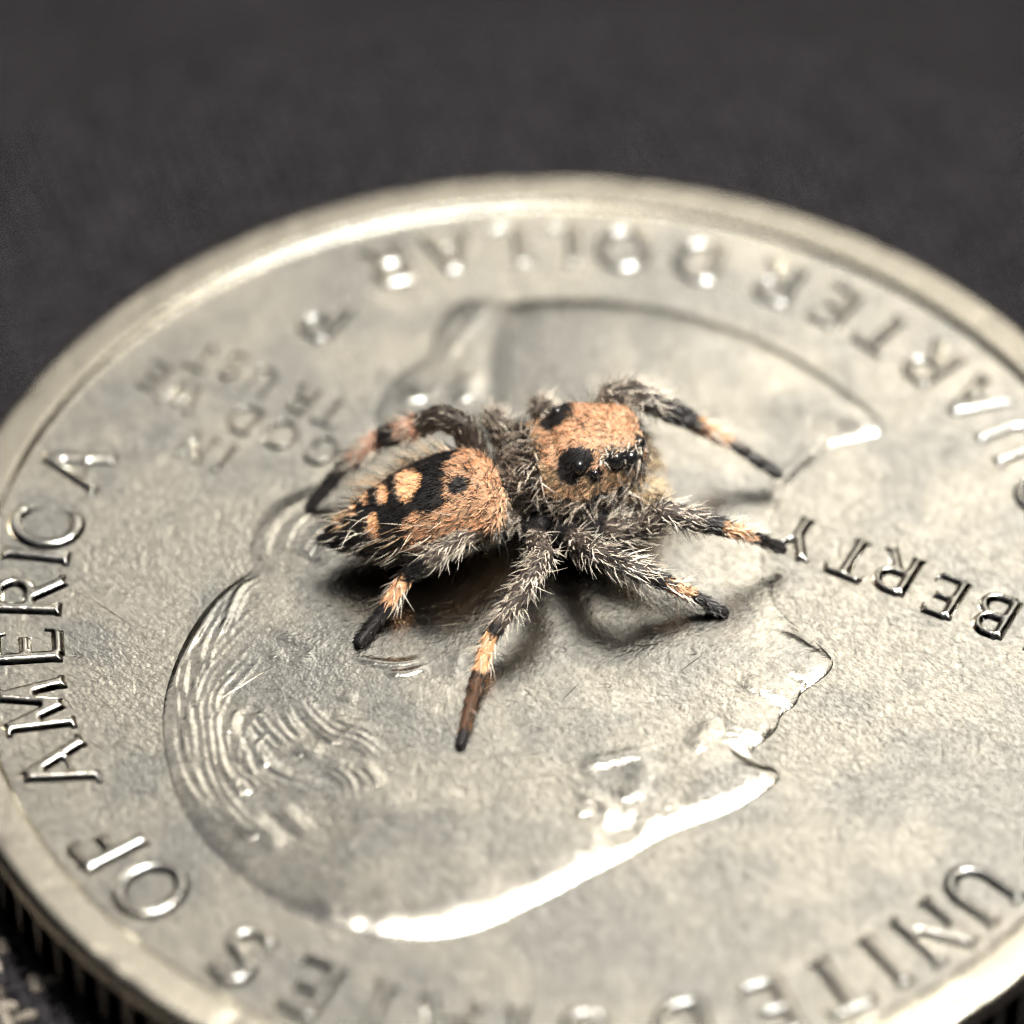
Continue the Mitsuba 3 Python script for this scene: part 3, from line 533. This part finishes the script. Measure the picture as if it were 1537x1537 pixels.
def hcol(look, n):
    r = rng.random(n)
    v = (0.72 + .5 * rng.random(n))[:, None]
    out = np.zeros((n, 3))
    def mixc(mask, choices):
        idx = np.where(mask)[0]
        cum = np.cumsum([c[0] for c in choices])
        pick = np.searchsorted(cum, r[idx] * cum[-1])
        out[idx] = np.array([c[1] for c in choices])[pick]
    DK = np.array([.022, .017, .015])
    mixc(look == 0, [(1, BLACK * 1.4)])
    mixc(look == 1, [(.66, ORANGE), (.09, TAN), (.25, DK)])
    mixc(look == 2, [(.24, GREY), (.21, CREAM * np.array([.80, .75, .73])), (.50, DK)])
    mixc(look == 3, [(.35, ORANGE * .72), (.35, TAN), (.30, DK)])
    mixc(look == 4, [(.45, CREAM * np.array([.8, .68, .50])), (.35, TAN * .8), (.2, DK)])
    mixc(look == 5, [(1, DK)])
    mixc(look == 6, [(.7, DK), (.3, GREY)])
    mixc(look == 7, [(1, np.array([.92, .64, .46]))])
    mixc(look == 8, [(.85, np.array([.84, .50, .31])), (.15, DK)])
    mixc(look == 9, [(.5, np.array([.14, .07, .035])), (.5, DK)])
    mixc(look == 10, [(.85, np.array([.85, .53, .42])), (.15, DK)])
    mixc(look == 14, [(.40, CREAM * np.array([.85, .8, .76])), (.30, GREY), (.30, DK)])
    mixc(look == 11, [(.72, DK), (.28, CREAM * .8)])
    mixc(look == 12, [(.95, DK), (.05, TAN * .8)])
    mixc(look == 13, [(.60, ORANGE), (.10, TAN), (.30, DK)])
    return out * v
def coat(key, label, select, n, L, lift, rad, jitter=.35, color=None, bendk=.25, pool=None, nring=4):
    """Plants n hairs on the surface points that select() keeps."""
    P, fi = trimesh.sample.sample_surface(bm, n * (pool or 6), seed=int(rng.integers(1e6)))
    N = bm.face_normals[fi]
    cls, leg, t, fl, look, ta, pa, q = classify(P)
    keep = np.where(select(dict(P=P, N=N, cls=cls, leg=leg, t=t, look=look, ta=ta, pa=pa, q=q)))[0][:n]
    P, N, fl, look = P[keep], N[keep], fl[keep], look[keep]
    m = len(P)
    tg = fl - N * (fl * N).sum(1, keepdims=True) + rng.normal(0, jitter, (m, 3))
    tg -= N * (tg * N).sum(1, keepdims=True)
    tg /= np.linalg.norm(tg, axis=1, keepdims=True) + 1e-9
    lf = np.radians(lift + rng.normal(0, 10, m))[:, None]
    d0 = tg * np.cos(lf) + N * np.sin(lf)
    bend = (tg - N * .5) * bendk + rng.normal(0, .10, (m, 3))
    Ls = rng.uniform(L[0], L[1], m)
    col = hcol(look, m) if color is None else color(look, m)
    mesh, c = hair_mesh(P - N * .015, d0, bend, Ls, rng.uniform(.75, 1.25, m) * rad, col, nring)
    # no hair below the metal it stands on
    mesh.vertices[:, 2] = np.maximum(mesh.vertices[:, 2], ZF + .02)
    put(key, mesh, 'spider_hair', smooth=False, color=c, label=label, kind='stuff')
pale = lambda look, m: np.where(rng.random((m, 1)) < .75, CREAM, TAN) * (.8 + .4 * rng.random((m, 1)))
dark = lambda look, m: np.tile(BLACK * 1.5, (m, 1))
coat('spider__abdomen_fur', 'short orange and black fur covering the abdomen', lambda d: (d['cls'] == 1) & (np.cos(d['pa']) > .05), 14000, (.075, .14), 16, .0132, .26, pool=5)
coat('spider__abdomen_fur_001', 'longer tan and grey fur on the sides of the abdomen', lambda d: (d['cls'] == 1) & (np.cos(d['pa']) < .15), 5200, (.14, .27), 22, .014, .35, pool=8)
coat('spider__abdomen_bristle', 'long pale bristles standing along the abdomen', lambda d: (d['cls'] == 1) & (d['ta'] > .25) & (((d['ta'] > .72) & (np.abs(d['pa']) < 2)) | ((d['pa'] > .9) & (d['pa'] < 2.2) & (d['ta'] > .3) & (d['ta'] < .85))), 90, (.34, .55), 48, .013, .35, color=pale, pool=20)
coat('spider__abdomen_fringe', 'long cream fringe standing off the far side of the abdomen', lambda d: (d['cls'] == 1) & (d['ta'] > .22) & (d['pa'] < -.9) & (d['pa'] > -1.6) & (d['ta'] < .74), 400, (.40, .66), 64, .0135, .25, color=pale, pool=30)
coat('spider__abdomen_bristle_001', 'dark bristles among the orange fur of the abdomen', lambda d: (d['cls'] == 1) & (np.abs(d['pa']) < 2), 260, (.4, .65), 55, .008, .5, color=dark, pool=15)
coat('spider__head_fur', 'dense orange fur on the crown and cheeks of the head', lambda d: (d['cls'] == 0) & np.isin(d['look'], [1, 3, 0]) & ~((d['look'] == 0) & (rng.random(len(d['look'])) < .8)), 14500, (.065, .135), 17, .0128, .38, pool=6)
coat('spider__head_bristle', 'thin dark bristles standing up from the head', lambda d: (d['cls'] == 0) & (d['q'][:, 2] > .0), 240, (.30, .55), 62, .006, .6, color=dark, pool=20)
coat('spider__eye_fringe', 'pale hairs curving over the front eyes', lambda d: (d['cls'] == 0) & (np.abs(np.linalg.norm(d['P'] - EP[3], axis=1) - .25) < .09) & (d['q'][:, 2] > loc(EP[3])[0, 2] + .02) | ((d['cls'] == 0) & (np.abs(np.linalg.norm(d['P'] - EP[4], axis=1) - .23) < .08) & (d['q'][:, 2] > loc(EP[4])[0, 2] + .03)), 70, (.12, .22), 40, .012, .6, color=pale, pool=900)
coat('spider__breast_hair', 'tangled grey and black hair on the breast above the legs', lambda d: (d['cls'] == 0) & (d['look'] == 2), 2600, (.22, .46), 36, .019, .8, pool=12)
coat('spider__face_hair', 'yellowish hair hanging over the face', lambda d: ((d['cls'] == 0) & np.isin(d['look'], [4, 6])) | (d['cls'] == 3), 700, (.12, .30), 35, .014, .5, pool=30)
coat('spider__palp_hair', 'cream hair on the short feelers beside the jaws', lambda d: d['cls'] == 4, 800, (.18, .42), 40, .014, .5, pool=30)
for li, k in enumerate(LK):
    coat('spider__leg_hair' + ('' if li == 0 else f'_{li:03d}'), 'grey, orange and black hair of the ' + LN[k], lambda d, li=li: (d['cls'] == 2) & (d['leg'] == li) & (d['t'] < 4.97), 1250, (.09, .18), 22, .016, .33, pool=20)
    coat('spider__leg_bristle' + ('' if li == 0 else f'_{li:03d}'), 'long pale bristles of the ' + LN[k], lambda d, li=li: (d['cls'] == 2) & (d['leg'] == li) & (d['t'] < 3.9) & np.isin(d['look'], [2, 8, 10, 14]), 230, (.22, .42), 46, .0105, .45,
         color=lambda look, m: np.where(rng.random((m, 1)) < .62, CREAM * .85, np.where(rng.random((m, 1)) < .4, GREY, BLACK * 1.6)), pool=60)
labels['spider__leg_hair_007'] = {'label': 'hair of the far hind leg banded black and pinkish orange', 'kind': 'stuff'}
